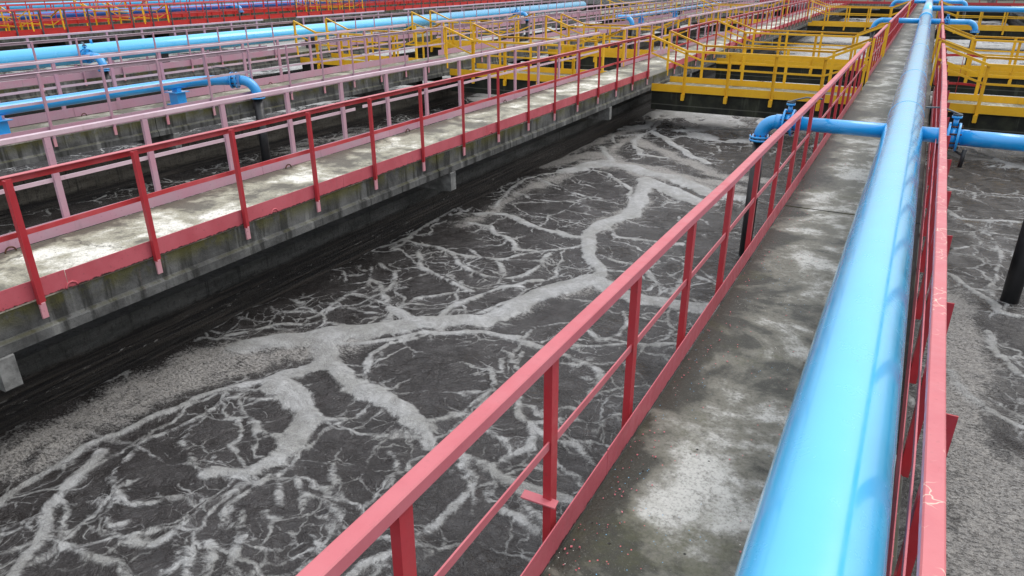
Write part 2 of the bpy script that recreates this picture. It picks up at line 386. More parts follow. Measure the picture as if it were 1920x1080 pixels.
FOAM=[(0.1,[(-4.85,4.12),(-5.01,4.25),(-4.98,4.4),(-4.91,4.59),(-4.8,4.79)]),
(0.072,[(-5.18,4.08),(-5.09,4.19),(-5,4.28)]),
(0.052,[(-5.5,1.93),(-5.59,2.18),(-5.6,2.4),(-5.6,2.71),(-5.54,2.91),(-5.51,3.33),(-5.42,3.65),(-5.18,4.08)]),
(0.082,[(-5.03,4.25),(-4.7,4.15),(-4.42,3.99),(-4.22,3.76),(-4.09,3.54),(-4.06,3.34),(-4.14,3.11),(-4.35,3.03),(-4.4,2.91)]),
(0.123,[(-4.91,4.26),(-4.58,4.1),(-4.3,3.9),(-4.11,3.59)]),
(0.031,[(-3.98,3.15),(-3.97,2.96),(-3.96,2.77),(-3.89,2.64),(-3.81,2.56)]),
(0.034,[(-4.06,3),(-4.08,2.71),(-4.05,2.53),(-4.05,2.37),(-4.08,2.21),(-4.21,2.14),(-4.32,2.16)]),
(0.026,[(-5.09,2.6),(-4.93,2.49),(-4.68,2.39),(-4.48,2.47),(-4.37,2.62),(-4.21,2.74),(-4.1,2.73),(-4.05,2.53)]),
(0.026,[(-3.97,3.34),(-3.63,3.14),(-3.43,3.13),(-3.22,3.09),(-3.12,3.06)]),
(0.02,[(-3.63,3.14),(-3.44,2.99)]),
(0.026,[(-3.95,3.17),(-3.77,3.02),(-3.66,2.92)]),
(0.059,[(-5.45,2.73),(-5.35,2.51),(-5.2,2.24),(-5.12,2.07),(-4.95,1.9),(-4.83,1.75),(-4.71,1.61),(-4.6,1.48)]),
(0.032,[(-4.91,1.88),(-4.74,1.91),(-4.53,1.95),(-4.3,1.94),(-4.13,1.98),(-3.87,1.92)]),
(0.034,[(-5.21,1.78),(-5.14,1.92),(-5.06,2.01)]),
(0.028,[(-4.98,1.65),(-4.92,1.74),(-4.9,1.85)]),
(0.02,[(-4.92,2.35),(-4.56,2.15),(-4.51,2.24)]),
(0.028,[(-3.8,2.73),(-3.65,2.54),(-3.52,2.36),(-3.37,2.19)]),
(0.019,[(-3.66,2.79),(-3.66,2.64),(-3.55,2.48)]),
(0.023,[(-3.97,2.31),(-3.8,2.21),(-3.67,2.08)]),
(0.027,[(-3.76,2.42),(-3.49,2.18)]),
(0.037,[(-3.84,2.32),(-3.59,2.15)]),
(0.022,[(-3.47,2.33),(-3.31,2.35),(-3.16,2.31)]),
(0.023,[(-5.04,3.24),(-4.98,3.15),(-4.79,3.06),(-4.52,2.96)]),
(0.035,[(-4.71,3.66),(-4.47,3.58),(-4.24,3.59)]),
(0.022,[(-5.14,3.74),(-5.03,3.83),(-4.73,3.99)]),
(0.023,[(-5.14,3.74),(-5.15,3.43),(-5.2,3.28),(-5.27,3.03),(-5.18,2.74),(-5.07,2.51)]),
(0.036,[(-4.21,3.93),(-4.01,4.08)]),
(0.032,[(-3.64,3.57),(-3.57,3.42),(-3.34,3.3)]),
(0.024,[(-3.27,2.88),(-3.11,2.81),(-3.03,2.78)]),
(0.165,[(-5.81,4.58),(-5.62,4.82),(-5.41,5),(-5.14,5.39),(-4.85,5.59),(-4.52,5.88),(-4.22,6.16),(-3.87,6.38)]),
(0.156,[(-3.87,6.38),(-3.71,6.96),(-3.54,7.6),(-3.24,8.07),(-2.96,7.96),(-2.41,7.76),(-1.99,7.81),(-1.66,7.97)]),
(0.059,[(-5.34,4.93),(-4.97,5.19),(-4.5,5.53),(-4.27,5.8),(-3.7,6.1),(-3.3,6.18)]),
(0.121,[(-5.16,5.07),(-4.91,4.87),(-4.54,4.69),(-4.12,4.54),(-3.78,4.46)]),
(0.081,[(-5.03,4.25),(-4.92,4.49),(-4.74,4.76)]),
(0.063,[(-4.33,4.46),(-4.12,4.54),(-3.78,4.46),(-3.48,4.39),(-3.24,4.3),(-3.04,4.14),(-2.74,4.05),(-2.5,4.07),(-2.31,4.02),(-2.05,3.99),(-1.82,4),(-1.62,4.05)]),
(0.105,[(-3.97,4.49),(-3.61,4.43),(-3.26,4.32)]),
(0.038,[(-3.42,4.36),(-3.19,4.48),(-3.07,4.65),(-3.03,4.91),(-3.1,5.23),(-3.28,5.48)]),
(0.043,[(-2.77,5.19),(-2.55,4.89),(-2.43,4.83),(-2.29,4.91),(-2.19,4.99)]),
(0.045,[(-2.43,4.83),(-2.3,4.65),(-2.26,4.48),(-2.34,4.29),(-2.41,4.1),(-2.5,4.07)]),
(0.035,[(-2.74,4.54),(-2.54,4.5),(-2.39,4.35)]),
(0.04,[(-2.39,4.79),(-2.14,4.66),(-1.92,4.69),(-1.73,4.54)]),
(0.03,[(-1.92,5.01),(-1.81,5.32)]),
(0.027,[(-3.27,3.9),(-3.09,3.76),(-3.04,3.55),(-3.03,3.47)]),
(0.043,[(-2.48,3.76),(-2.47,3.41),(-2.5,3.2),(-2.59,3),(-2.68,2.82),(-2.68,2.64)]),
(0.043,[(-2.74,4.05),(-2.5,3.85),(-2.48,3.76)]),
(0.024,[(-2.55,3.24),(-2.72,3.24)]),
(0.034,[(-2.13,3.72),(-1.98,3.71),(-1.83,3.66),(-1.75,3.64)]),
(0.035,[(-2.26,4.03),(-1.9,3.8),(-1.69,3.72)]),
(0.043,[(-4.35,4.88),(-4.53,5.2),(-4.49,5.4),(-4.3,5.64)]),
(0.028,[(-3.37,5.92),(-3.23,5.9),(-2.97,5.62)]),
(0.028,[(-3.15,6.03),(-3.04,5.74)]),
(0.047,[(-2.66,6.11),(-2.43,6.03),(-2.25,5.92),(-2.19,5.75),(-2.21,5.54)]),
(0.05,[(-3.28,6.15),(-2.97,6.17),(-2.66,6.11)]),
(0.036,[(-2.96,6.32),(-2.55,6.47),(-2.21,6.62),(-1.77,6.82),(-1.38,6.89)]),
(0.038,[(-2.74,6.77),(-2.53,6.61),(-2.36,6.78),(-2.36,7.08),(-2.52,7.31)]),
(0.031,[(-1.94,7.62),(-1.71,7.13)]),
(0.114,[(-3.19,8.24),(-3.26,8.41),(-3.54,8.77),(-3.82,9.29),(-3.98,9.82)]),
(0.148,[(-3.98,9.82),(-3.93,10.25),(-3.76,10.96),(-3.95,12.02),(-4.22,13.1)]),
(0.196,[(-5.89,13.04),(-5.51,14.1),(-4.55,13.75),(-3.82,13.53),(-3.03,12.89),(-2.23,12.74)]),
(0.196,[(-4.22,13.1),(-3.55,12.62),(-2.81,12.08)]),
(0.092,[(-5.57,17.64),(-4.98,16.88),(-4.42,16.09),(-3.94,15.47),(-3.49,15.06)]),
(0.049,[(-5.65,17.68),(-5.76,17.18),(-6.3,16.75),(-6.07,16.05),(-5.8,15.8)]),
(0.077,[(-5.76,17.18),(-5.61,16.29),(-5.17,15.51),(-4.99,15.09),(-4.45,15.2)]),
(0.073,[(-6.07,15.41),(-5.79,14.89),(-5.31,14.21),(-5.01,13.95)]),
(0.063,[(-5.65,17.68),(-5.8,18.7),(-5.84,19.62),(-5.53,20.24),(-4.89,20.48)]),
(0.056,[(-4.98,16.88),(-4.7,17.38),(-4.08,17.36)]),
(0.044,[(-6.38,8.18),(-6.03,8.11),(-5.6,8.08),(-5.34,8.05),(-5,8.09),(-4.57,8.32),(-4.34,8.68),(-3.88,9.17)]),
(0.041,[(-6.6,7.07),(-6.51,7.67),(-6.34,8.32),(-6.43,9.23),(-6.49,9.85)]),
(0.056,[(-5.87,9.31),(-5.55,9.39),(-5.27,9.13),(-4.99,9.01),(-4.67,8.65),(-4.36,8.74)]),
(0.074,[(-6.11,9.82),(-5.69,10.04),(-5.26,9.85),(-4.83,9.66),(-4.47,9.56),(-4.15,9.45),(-3.86,9.53)]),
(0.046,[(-5.34,8.05),(-5.11,7.8),(-4.81,7.59),(-4.54,7.52),(-4.31,7.58),(-4.05,7.84),(-4.08,8.35),(-4.12,8.7)]),
(0.045,[(-5.81,7.8),(-5.49,7.44),(-5.11,7.27),(-5.01,7.21),(-4.71,7.08),(-4.46,7.03)]),
(0.027,[(-6.1,7.27),(-5.71,7.17),(-5.5,7.37),(-5.2,7.31)]),
(0.035,[(-5.73,7.16),(-5.53,6.85),(-5.37,6.49)]),
(0.042,[(-5.9,6.79),(-5.55,6.58),(-5.3,6.4),(-5.05,6.18)]),
(0.033,[(-5.86,6.22),(-5.67,6.27),(-5.48,6.24),(-5.2,6.27)]),
(0.087,[(-5.05,6.18),(-4.83,6.07),(-4.54,5.99)]),
(0.033,[(-4.95,6.3),(-4.82,6.6),(-4.65,6.82),(-4.46,7.03)]),
(0.05,[(-4.35,6.17),(-4.4,6.52),(-4.33,6.73),(-4.19,7.37),(-3.8,7.77)]),
(0.032,[(-4.07,6.48),(-3.92,6.9),(-3.69,7.2)]),
(0.046,[(-4.66,8.11),(-4.38,7.81)]),
(0.049,[(-5.99,10.39),(-6.28,11.5),(-6.22,12.49),(-5.77,13.3),(-5.08,13.33),(-4.3,12.42),(-3.83,11.19),(-3.93,10.19)]),
(0.029,[(-6.15,11.25),(-5.57,10.98),(-4.89,11.15),(-4.11,10.88)]),
(0.031,[(-6.13,12.31),(-5.28,11.71),(-4.52,11.65)]),
(0.051,[(-3.84,10.18),(-3.51,9.79),(-3.13,9.84),(-2.58,10.02)]),
(0.035,[(-2.59,8.56),(-2.33,8.26),(-2.16,8.39),(-2.35,9.22)]),
(0.037,[(-3.44,8.99),(-2.9,8.82),(-2.59,8.56)]),
(0.035,[(-2.06,8.9),(-1.8,8.78),(-1.56,8.62)]),
(0.025,[(-6.08,7.13),(-5.73,6.48),(-5.75,6.1),(-5.67,5.62),(-5.79,5.4)]),
(0.024,[(-6.12,5.39),(-5.95,5.56),(-5.82,5.88),(-5.48,5.98),(-4.99,5.99)]),
(0.038,[(-6.24,4.7),(-5.91,5.18),(-5.52,5.46)]),
(0.054,[(0.83,13.66),(1.06,13.3),(1.43,13.34),(2.02,13.5)]),
(0.058,[(0.85,10.5),(1.03,10.19),(1.22,9.92),(1.42,9.42),(1.68,9.4)]),
(0.062,[(1.23,8.85),(1.3,8.19),(1.42,7.89),(1.58,7.74)]),
(0.056,[(0.88,7.6),(0.98,7.2),(1.22,6.88),(1.49,6.74)]),
(0.029,[(1.13,13.03),(1.4,12.59),(1.57,11.9),(1.45,10.92),(1.29,10.23)]),
(0.03,[(1.4,12.59),(1.94,12.48)]),
(0.036,[(0.93,15.18),(1.35,15.01),(2.17,15.18)]),
(0.029,[(0.96,11.58),(1.24,11.98),(1.57,11.9)])]
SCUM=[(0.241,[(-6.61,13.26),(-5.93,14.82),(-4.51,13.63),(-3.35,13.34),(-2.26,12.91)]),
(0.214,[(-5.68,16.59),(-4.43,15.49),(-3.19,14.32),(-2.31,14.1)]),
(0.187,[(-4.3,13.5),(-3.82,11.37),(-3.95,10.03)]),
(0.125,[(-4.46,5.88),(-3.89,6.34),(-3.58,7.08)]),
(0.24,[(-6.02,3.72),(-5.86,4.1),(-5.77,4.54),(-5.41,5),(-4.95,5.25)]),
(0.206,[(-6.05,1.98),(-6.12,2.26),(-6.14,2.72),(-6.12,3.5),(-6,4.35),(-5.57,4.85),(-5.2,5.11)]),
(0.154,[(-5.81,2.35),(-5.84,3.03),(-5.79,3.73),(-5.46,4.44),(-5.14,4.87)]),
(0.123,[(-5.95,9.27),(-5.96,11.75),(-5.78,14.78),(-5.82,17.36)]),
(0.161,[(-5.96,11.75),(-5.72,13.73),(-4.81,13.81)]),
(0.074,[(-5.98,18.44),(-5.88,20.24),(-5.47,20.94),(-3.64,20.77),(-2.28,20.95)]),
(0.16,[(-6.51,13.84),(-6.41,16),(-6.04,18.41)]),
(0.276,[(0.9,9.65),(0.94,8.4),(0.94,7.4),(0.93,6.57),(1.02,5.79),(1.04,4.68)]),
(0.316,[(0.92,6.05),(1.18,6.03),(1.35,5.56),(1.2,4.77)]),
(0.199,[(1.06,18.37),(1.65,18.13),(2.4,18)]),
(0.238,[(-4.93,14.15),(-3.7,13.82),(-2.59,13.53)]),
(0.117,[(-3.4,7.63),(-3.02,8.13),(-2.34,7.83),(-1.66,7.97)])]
# ---------------------------------------------------------------- camera and light
cam=bpy.data.cameras.new('camera'); co=bpy.data.objects.new('camera',cam); COL.objects.link(co)
RC=((0.8780560942392966,0.4785432818822658,-0.0037178938134826423),(0.18955826170087406,-0.35492386314793145,-0.9154762240425284),(-0.43941456597386597,0.8031347201631697,-0.4023548936901762))
x,y,z=[Vector(v) for v in RC]
m=Matrix((x,-y,-z)).transposed()
co.matrix_world=m.to_4x4()
cam.sensor_width=36; cam.lens=1345.05/1920*36; cam.clip_start=.05; cam.clip_end=3000
S.camera=co
W=bpy.data.worlds.new('World'); S.world=W; W.use_nodes=True
nt=W.node_tree; bg=nt.nodes['Background']
sky=nt.nodes.new('ShaderNodeTexSky'); sky.sky_type='NISHITA'; sky.sun_disc=False
SUN_EL,SUN_AZ=R(52),R(40)
sky.sun_elevation=SUN_EL; sky.sun_rotation=SUN_AZ; sky.air_density=1.6; sky.dust_density=6.0; sky.ozone_density=1.0
hs=nt.nodes.new('ShaderNodeHueSaturation'); hs.inputs['Saturation'].default_value=.6
nt.links.new(sky.outputs[0],hs.inputs['Color'])
cl=nt.nodes.new('ShaderNodeMix'); cl.data_type='RGBA'; cl.inputs[0].default_value=.78   # even cloud layer over the sky
tc=nt.nodes.new('ShaderNodeTexCoord'); sx=nt.nodes.new('ShaderNodeSeparateXYZ'); nt.links.new(tc.outputs['Generated'],sx.inputs[0])
gr=nt.nodes.new('ShaderNodeMapRange'); gr.inputs[1].default_value=0; gr.inputs[2].default_value=1; gr.inputs[3].default_value=.42; gr.inputs[4].default_value=1.55
nt.links.new(sx.outputs[2],gr.inputs[0])      # a cloud layer is about three times as bright overhead as at the horizon
vm=nt.nodes.new('ShaderNodeVectorMath'); vm.operation='SCALE'; vm.inputs[0].default_value=(6.3,6.6,7.05); nt.links.new(gr.outputs[0],vm.inputs['Scale'])
nt.links.new(hs.outputs[0],cl.inputs[6]); nt.links.new(vm.outputs[0],cl.inputs[7])
nt.links.new(cl.outputs[2],bg.inputs[0]); bg.inputs[1].default_value=.15
sl=bpy.data.lights.new('sun','SUN'); sl.energy=.6; sl.angle=R(35); sl.color=(1,.97,.93)
so=bpy.data.objects.new('sun',sl); COL.objects.link(so)
d=Vector((math.sin(SUN_AZ)*math.cos(SUN_EL),math.cos(SUN_AZ)*math.cos(SUN_EL),math.sin(SUN_EL)))
so.rotation_euler=d.to_track_quat('Z','Y').to_euler(); so.location=(0,0,30)
S.view_settings.view_transform='Standard'; S.view_settings.look='None'; S.view_settings.exposure=EXPOSURE; S.view_settings.gamma=1

# ---------------------------------------------------------------- levels (camera height is zero)
ZD=-2.40; ZW=-3.70; ZR=-1.40; YEND=72.
WALK=dict(w1=(-1.03,.33),w2=(-7.25,-5.90),w3=(-13.45,-12.10),w4=(-19.65,-18.30),w0=(5.20,6.55),
          w7=(-35.05,-33.70),w8=(-41.25,-39.90),w9=(-47.45,-46.10))

# ground sheet with the basins left open, basin floor under the water
g=MB()
X0,X1,Y0,Y1=-47.6,6.7,-6,74; E=1500; zg=-2.45
g.add([(-E,-E,zg),(X0,-E,zg),(X0,E,zg),(-E,E,zg)],[(0,1,2,3)]).add([(X1,-E,zg),(E,-E,zg),(E,E,zg),(X1,E,zg)],[(0,1,2,3)])
g.add([(X0,Y1,zg),(X1,Y1,zg),(X1,E,zg),(X0,E,zg)],[(0,1,2,3)]).add([(X0,-E,zg),(X1,-E,zg),(X1,Y0,zg),(X0,Y0,zg)],[(0,1,2,3)])
g.add([(X0,Y1,zg),(X1,Y1,zg),(X1,Y1,-6),(X0,Y1,-6)],[(0,1,2,3)])
struct(g.build('ground',M['ground']))
b=MB(); b.add([(X0-1,-8,-5.2),(X1+1,-8,-5.2),(X1+1,76,-5.2),(X0-1,76,-5.2)],[(0,1,2,3)])
struct(b.build('basin_floor',M['floor']))

# ---------------------------------------------------------------- water with foam
def segdist(PX,PY,lines,warp=None):
    d=np.full(PX.shape,9.,dtype=np.float64)
    for w,q in lines:
        xs=[a for a,_ in q]; ys=[b for _,b in q]
        msk=(PX>min(xs)-1.2)&(PX<max(xs)+1.2)&(PY>min(ys)-1.2)&(PY<max(ys)+1.2)
        if not msk.any(): continue
        px=PX[msk]; py=PY[msk]; dd=np.full(px.shape,9.)
        for (ax,ay),(bx,by) in zip(q,q[1:]):
            vx,vy=bx-ax,by-ay; L=vx*vx+vy*vy+1e-9
            t=np.clip(((px-ax)*vx+(py-ay)*vy)/L,0,1)
            dd=np.minimum(dd,np.hypot(px-ax-t*vx,py-ay-t*vy))
        d[msk]=np.minimum(d[msk],dd-w)
    return d
def water(name,xa,xb,ya,yb,traced,seed,step):
    rs=np.random.RandomState(seed)
    xs=np.arange(xa,xb+step,step); xs=np.linspace(xa,xb,len(xs))
    ys=[ya]
    while ys[-1]<yb: ys.append(ys[-1]+step*max(1.,min(8.,(ys[-1])/9.)))
    ys=np.array(ys); PX,PY=np.meshgrid(xs,ys)
    PX=PX.ravel(); PY=PY.ravel()
    # swirling offset so that drawn lines wander
    wx=.05*np.sin(PX*4.1+PY*2.3)+.035*np.sin(PY*7.3-PX*3.1+1)+.02*np.sin(PX*13+PY*11)
    wy=.05*np.sin(PY*3.7-PX*2.9+2)+.035*np.sin(PX*6.9+PY*4.1)+.02*np.sin(PY*12.1-PX*9)
    # upwelling cells where nothing was drawn
    npt=int((xb-xa)*(yb-ya)/2.6)
    cx=rs.uniform(xa-.5,xb+.5,npt); cy=rs.uniform(ya,yb,npt)
    f1=np.full(PX.shape,99.); f2=np.full(PX.shape,99.)
    gx=PX+wx*2.2; gy=(PY+wy*2.2)
    for a,c in zip(cx,cy):
        mk=np.abs(gy-c)<4
        dd=np.hypot(gx[mk]-a,(gy[mk]-c)*.85)
        o1=f1[mk]; o2=f2[mk]
        f2[mk]=np.minimum(o2,np.maximum(o1,dd)); f1[mk]=np.minimum(o1,dd)
    cell=(f2-f1)*.5
    lw=.07+.05*np.sin(PX*.9+PY*.6)+.06*np.sin(PY*.37+2)
    auto=cell-np.maximum(lw,-.02)
    if traced:
        far=np.clip((PY-(16.3+.35*np.sin(PX*2)))/1.5,0,1)
        tr=segdist(PX+wx*.5,PY+wy*.5,[(w*.85-.004 if w<.06 else w*.92-.006 if w<.09 else w*1.03,q) for w,q in FOAM])
        fd=np.where(far>0,np.minimum(tr+far*0,auto+(1-far)*.6),tr)
        fd=fd-np.clip((PY-19.3)/1.5,0,1)*.30  # denser foam past the first bridge, painting in sky reflection as well
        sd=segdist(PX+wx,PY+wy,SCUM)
    else:
        fd=auto+.10*np.clip((19-PY)/6,0,1)-.22*np.clip((PY-20)/4,0,1); sd=np.minimum(np.full(PX.shape,2.),cell+.15+.25*np.sin(PX*.8+PY*.5+seed))  # foam thickens with distance here too, partly painted-in sky reflection
    fd=np.clip(fd,-.3,2); sd=np.clip(sd,-.5,2)
    hz=.012*np.sin(PX*2.1+PY*1.7)+.010*np.sin(PX*5.3-PY*3.9)+.006*np.sin(PX*9+PY*8)
    hz=hz+np.clip(.05-fd,0,.12)*.25
    n,mx=len(ys),len(xs)
    idx=np.arange(n*mx).reshape(n,mx)
    F=np.stack([idx[:-1,:-1],idx[:-1,1:],idx[1:,1:],idx[1:,:-1]],-1).reshape(-1,4)
    me=bpy.data.meshes.new(name)
    me.vertices.add(n*mx); me.vertices.foreach_set('co',np.stack([PX,PY,ZW+hz],-1).astype(np.float32).ravel())
    me.loops.add(F.size); me.loops.foreach_set('vertex_index',F.ravel().astype(np.int32))
    me.polygons.add(len(F)); me.polygons.foreach_set('loop_start',(np.arange(len(F))*4).astype(np.int32))
    me.polygons.foreach_set('use_smooth',[True]*len(F))
    me.update(); me.validate()
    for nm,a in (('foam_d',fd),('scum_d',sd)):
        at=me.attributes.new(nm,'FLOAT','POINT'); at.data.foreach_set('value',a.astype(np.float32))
    me.materials.append(M['water'])
    ob=bpy.data.objects.new(name,me); COL.objects.link(ob)
    return struct(ob)
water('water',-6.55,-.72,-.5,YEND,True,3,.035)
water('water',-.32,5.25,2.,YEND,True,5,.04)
water('water',-12.80,-6.95,-.5,YEND,False,8,.12)
water('water',-19.0,-13.15,0,YEND,False,11,.14)
water('water',-34.5,-19.35,2,YEND,False,14,.25)
water('water',-40.6,-34.75,8,YEND,False,15,.3)
water('water',-46.8,-40.95,8,YEND,False,16,.3)

# ---------------------------------------------------------------- walkways and tank walls
def walkway(key,y0,y1,deck,label,seams,beams):
    XL,XR=WALK[key]; w=thing('concrete_walkway',((XL+XR)/2,(y0+y1)/2,ZD),label,'walkway','concrete walkways between the basins')
    ys=[y0]+[s for s in seams if y0<s<y1]+[y1]
    for a,b_ in zip(ys,ys[1:]):
        k=MB(); gp=.008
        a+=gp; b_-=gp; lip=.035
        dz=random.uniform(-.004,.004)
        top=ZD+dz
        side=[(XR,top-.015),(XR,-2.625),(XR+lip,-2.655),(XR+lip,-2.74),(XR-.22,-2.74),(XR-.22,-2.54),
              (XL+.22,-2.54),(XL+.22,-2.74),(XL-lip,-2.74),(XL-lip,-2.655),(XL,-2.625),(XL,top-.015),(XL+.015,top),(XR-.015,top)]
        pr=side[::-1]
        k.prism(pr,a,b_)
        # the two faces above the chamfer carry the deck surface
        for i,f in enumerate(k.f):
            zz=[k.v[j][2] for j in f]
            if len(f)==4 and min(zz)>top-.02: k.mi[i]=1
        k.build('deck_panel',[M['fascia'],deck],w)
    for yb in beams:
        if y0<yb<y1:
            k=MB(); k.box(XL-.05,XR+.045,yb-.068,yb+.068,-3.03,-2.743,.012)
            k.build('cross_beam',M['corbel'],w)
    return w
def tank_wall(xr,xl,y0,y1,label):
    k=MB(); k.box(xl,xr,y0,y1,-5.19,-3.121)
    tag(k.build('tank_wall',M['wall3'] if xr<-12 else M['wall']),label,'wall','basin walls under the walkways')
SE=[2.0+6.6*i-.08 for i in range(12)]
SE1=[1.65+6.6*i for i in range(12)]
BM=[2.42+6.45*i for i in range(12)]
walkway('w1',-1.5,YEND,M['deck1'],'stained grey concrete walkway under the thick blue pipe in front',SE1,BM)
walkway('w2',-.5,YEND,M['deck2'],'pale concrete walkway between a red handrail and a lilac handrail',SE,BM)
walkway('w3',0,YEND,M['deck3'],'concrete walkway carrying the thin blue pipe on blue pedestals',SE,BM)
walkway('w4',2,YEND,M['deck3'],'concrete walkway with the thick light blue pipe and lilac rails',SE,BM)
walkway('w0',6,YEND,M['deck3'],'bare concrete walkway at the right ends of the yellow bridges',SE,BM)
walkway('w7',12,YEND,M['deck3'],'distant concrete walkway behind dark handrail posts at upper left',SE,[])
walkway('w8',12,YEND,M['deck3'],'distant concrete walkway under the deep blue pipe at upper left',SE,[])
walkway('w9',12,YEND,M['deck3'],'farthest concrete walkway at the upper left corner',SE,[])
for key,lab in (('w1','black wet basin wall under the front blue pipe walkway'),('w2','black wet basin wall under the pale red-railed walkway'),
    ('w3','brown streaked basin wall under the thin pipe walkway'),('w4','dark basin wall under the lilac-railed thick pipe walkway'),
    ('w0','dark basin wall at the right ends of the yellow bridges'),('w7','far dark basin wall under the dark-posted walkway'),
    ('w8','far dark basin wall under the deep blue pipe'),('w9','farthest basin wall at the upper left')):
    XL,XR=WALK[key]
    tank_wall(XR-.6,XL+.26,{'w1':-1.5,'w2':-.5,'w3':0,'w4':2,'w0':6}.get(key,12),YEND,lab)

# lifting loops set in the slab edges
def loop(x,y,mat,root,ax=(0,1,0)):
    k=MB(); k.tube(arc((x,y,ZD),.05,0,PI,ax,(0,0,1),10),.008,8); return k.build('lifting_loop',mat,root)
w2=[o for o in COL.objects if o.name.startswith('concrete_walkway') and abs(o.location.x+6.575)<.1][0]
for y in (3.07,5.35,10.05,12.3,17.1): loop(-5.90+.02,y,M['toe'],w2)
for y in (3.3,6.9,9.6,12.9): loop(-7.20,y,M['bolt'],w2)
w3o=[o for o in COL.objects if o.name.startswith('concrete_walkway') and abs(o.location.x+12.775)<.1][0]
for y in (8.0,12.6): loop(-13.38,y,M['bolt'],w3o)

# ---------------------------------------------------------------- handrails
POSTS={}
def post_mesh(kind,side,h,mat,sz,foot):
    key=(kind,side,round(h,2))
    if key in POSTS: return POSTS[key]
    k=MB(); a,t=sz,.007
    # angle iron: one leg along the rail, one across it; starts 4 cm over the rail base
    zb=-.03 if foot else -.02
    k.box(0,side*t,-a/2,a/2,zb,h)
    k.box(side*t,side*(a*.62),-a/2,-a/2+t,zb,h)
    o=k.build('post',mat)
    me=o.data; bpy.data.objects.remove(o)
    fm=None
    if foot:
        k=MB(); k.box(-.004,side*.014,-.027,.022,-.165,-.031,.003)
        o=k.build('foot',M['foot']); fm=o.data; bpy.data.objects.remove(o)
    POSTS[key]=(me,fm); return POSTS[key]
def railing(label,xf,zf,y0,y1,posts,side,mats,xtoe,group,mid=True,foot=False,rail=(.055,.05),flat=False,gap=None,sz=.055,wob=.004,toe=True,px=0.,cat='handrail'):
    """a run of handrail along y; side=+1 when the outside lies to +x"""
    rm,pm,tm,mm=mats; ym=(y0+y1)/2
    root=thing('handrail',(xf(ym),ym,ZD),label,cat,group)
    n=max(2,int((y1-y0)/1.1)); ys=[y0+(y1-y0)*i/n for i in range(n+1)]
    J=[(random.uniform(-wob,wob),random.uniform(-wob,wob)) for _ in ys]
    k=MB()
    if flat:    # angle-iron rail: flat top leaf with a hanging leaf on the outer side
        k.bar([(xf(y)+j[0],y,zf(y)+j[1]) for y,j in zip(ys,J)],.055,.008,.002)
        k.bar([(xf(y)+j[0]-side*.018,y,zf(y)+j[1]-.031) for y,j in zip(ys,J)],.007,.054,0,mi=1)
    else: k.bar([(xf(y)+j[0],y,zf(y)+j[1]) for y,j in zip(ys,J)],rail[0],rail[1],.005)
    k.build('top_rail',[rm,mm],root)
    if mid:
        segs=[(y0,y1)]
        if gap: segs=[(y0,gap[0]),(gap[1],y1)]
        k=MB()
        for a,b_ in segs:
            q=[a]+[y for y in ys if a<y<b_]+[b_]
            k.bar([(xf(y)+random.uniform(-wob,wob)*1.5+side*.004,y,(zf(y)+ZD)/2+.05+random.uniform(-wob,wob)*2) for y in q],.008,.042,.001)
        k.build('mid_rail',mm,root)
    if toe:
        k=MB(); q=ys[:]
        for a,b_ in zip(q[::3],(q[3::3]+[y1]) if (len(q)-1)%3 else q[3::3]):
            k.bar([(xtoe(a),a+.003,ZD+.085+random.uniform(-.004,.004)),(xtoe(b_),b_-.003,ZD+.085+random.uniform(-.004,.004))],.006,.16,.001)
        k.build('toe_board',tm,root)
    for y in posts:
        h=zf(y)-ZD-(.028 if not flat else .006)
        me,fm=post_mesh(pm.name,side,h,pm,sz,foot)
        o=bpy.data.objects.new('post',me); COL.objects.link(o); o.parent=root
        o.location=(xtoe(y)+side*.012+(xf(y)-xtoe(y)-side*.012)*px-root.location.x,y-root.location.y,0)
        o.rotation_euler=(random.gauss(0,.004),random.gauss(0,.004),random.gauss(0,.03))
        if fm:
            f=bpy.data.objects.new('post_foot',fm); COL.objects.link(f); f.parent=o
    return root
def seq(a,b,s=1.07): 
    r=[]; 
    while a<b: r.append(a); a+=s
    return r
C=lambda v:(lambda y:v)
GR='handrails along the walkways'
RED=(M['rail'],M['post'],M['toe'],M['rail'])
RED2=(M['rail'],M['post'],M['toe'],M['redtop'])  # pink top leaf, darker hanging leaf: its shade is put into the paint
LIL=(M['lilac'],M['lilacp'],M['lilacp'],M['lilac'])
B1,B2,B3,B4=(18.0,19.52),(24.55,25.85),(44.7,46.2),(56.5,58.)
SEC=[(None,B1[0]-.03),(B1[1]+.04,B2[0]-.03),(B2[1]+.04,B3[0]-.03),(B3[1]+.04,68)]
# front walkway
lx=[(0,-1.09),(1,-1.085),(5,-1.055),(12,-1.04),(40,-1.02)]
lz=[(0,-1.385),(4,-1.40),(7,-1.415),(11,-1.45),(17.9,-1.42),(45,-1.45)]
tx=C(-1.025)
r1=railing('salmon red handrail nearest the camera, left of the thick blue pipe',lambda y:lerp(lx,y),lambda y:lerp(lz,y),-.6,SEC[0][1],[.27,1.29,2.33,3.33,4.36,5.40,6.46,7.53,8.62,9.72,10.82,11.9,12.98,14.05,15.1,16.2,17.3],-1,RED,tx,GR,rail=(.062,.055),wob=.003,sz=.062,px=.75)
for (a,b_),t in zip(SEC[1:],('short red handrail left of the thick pipe, between the first two yellow bridges','red handrail left of the thick pipe, beyond the second yellow bridge','farthest red handrail left of the thick blue pipe')):
    railing(t,lambda y:lerp(lx,y),lambda y:lerp(lz,y),a,b_,seq(a+.15,b_),-1,RED,tx,GR,sz=.062)
rx=[(0,.25),(1.2,.258),(4,.292),(12,.345),(20,.365),(45,.40)]
xt=lambda y:lerp(rx,y)+.012
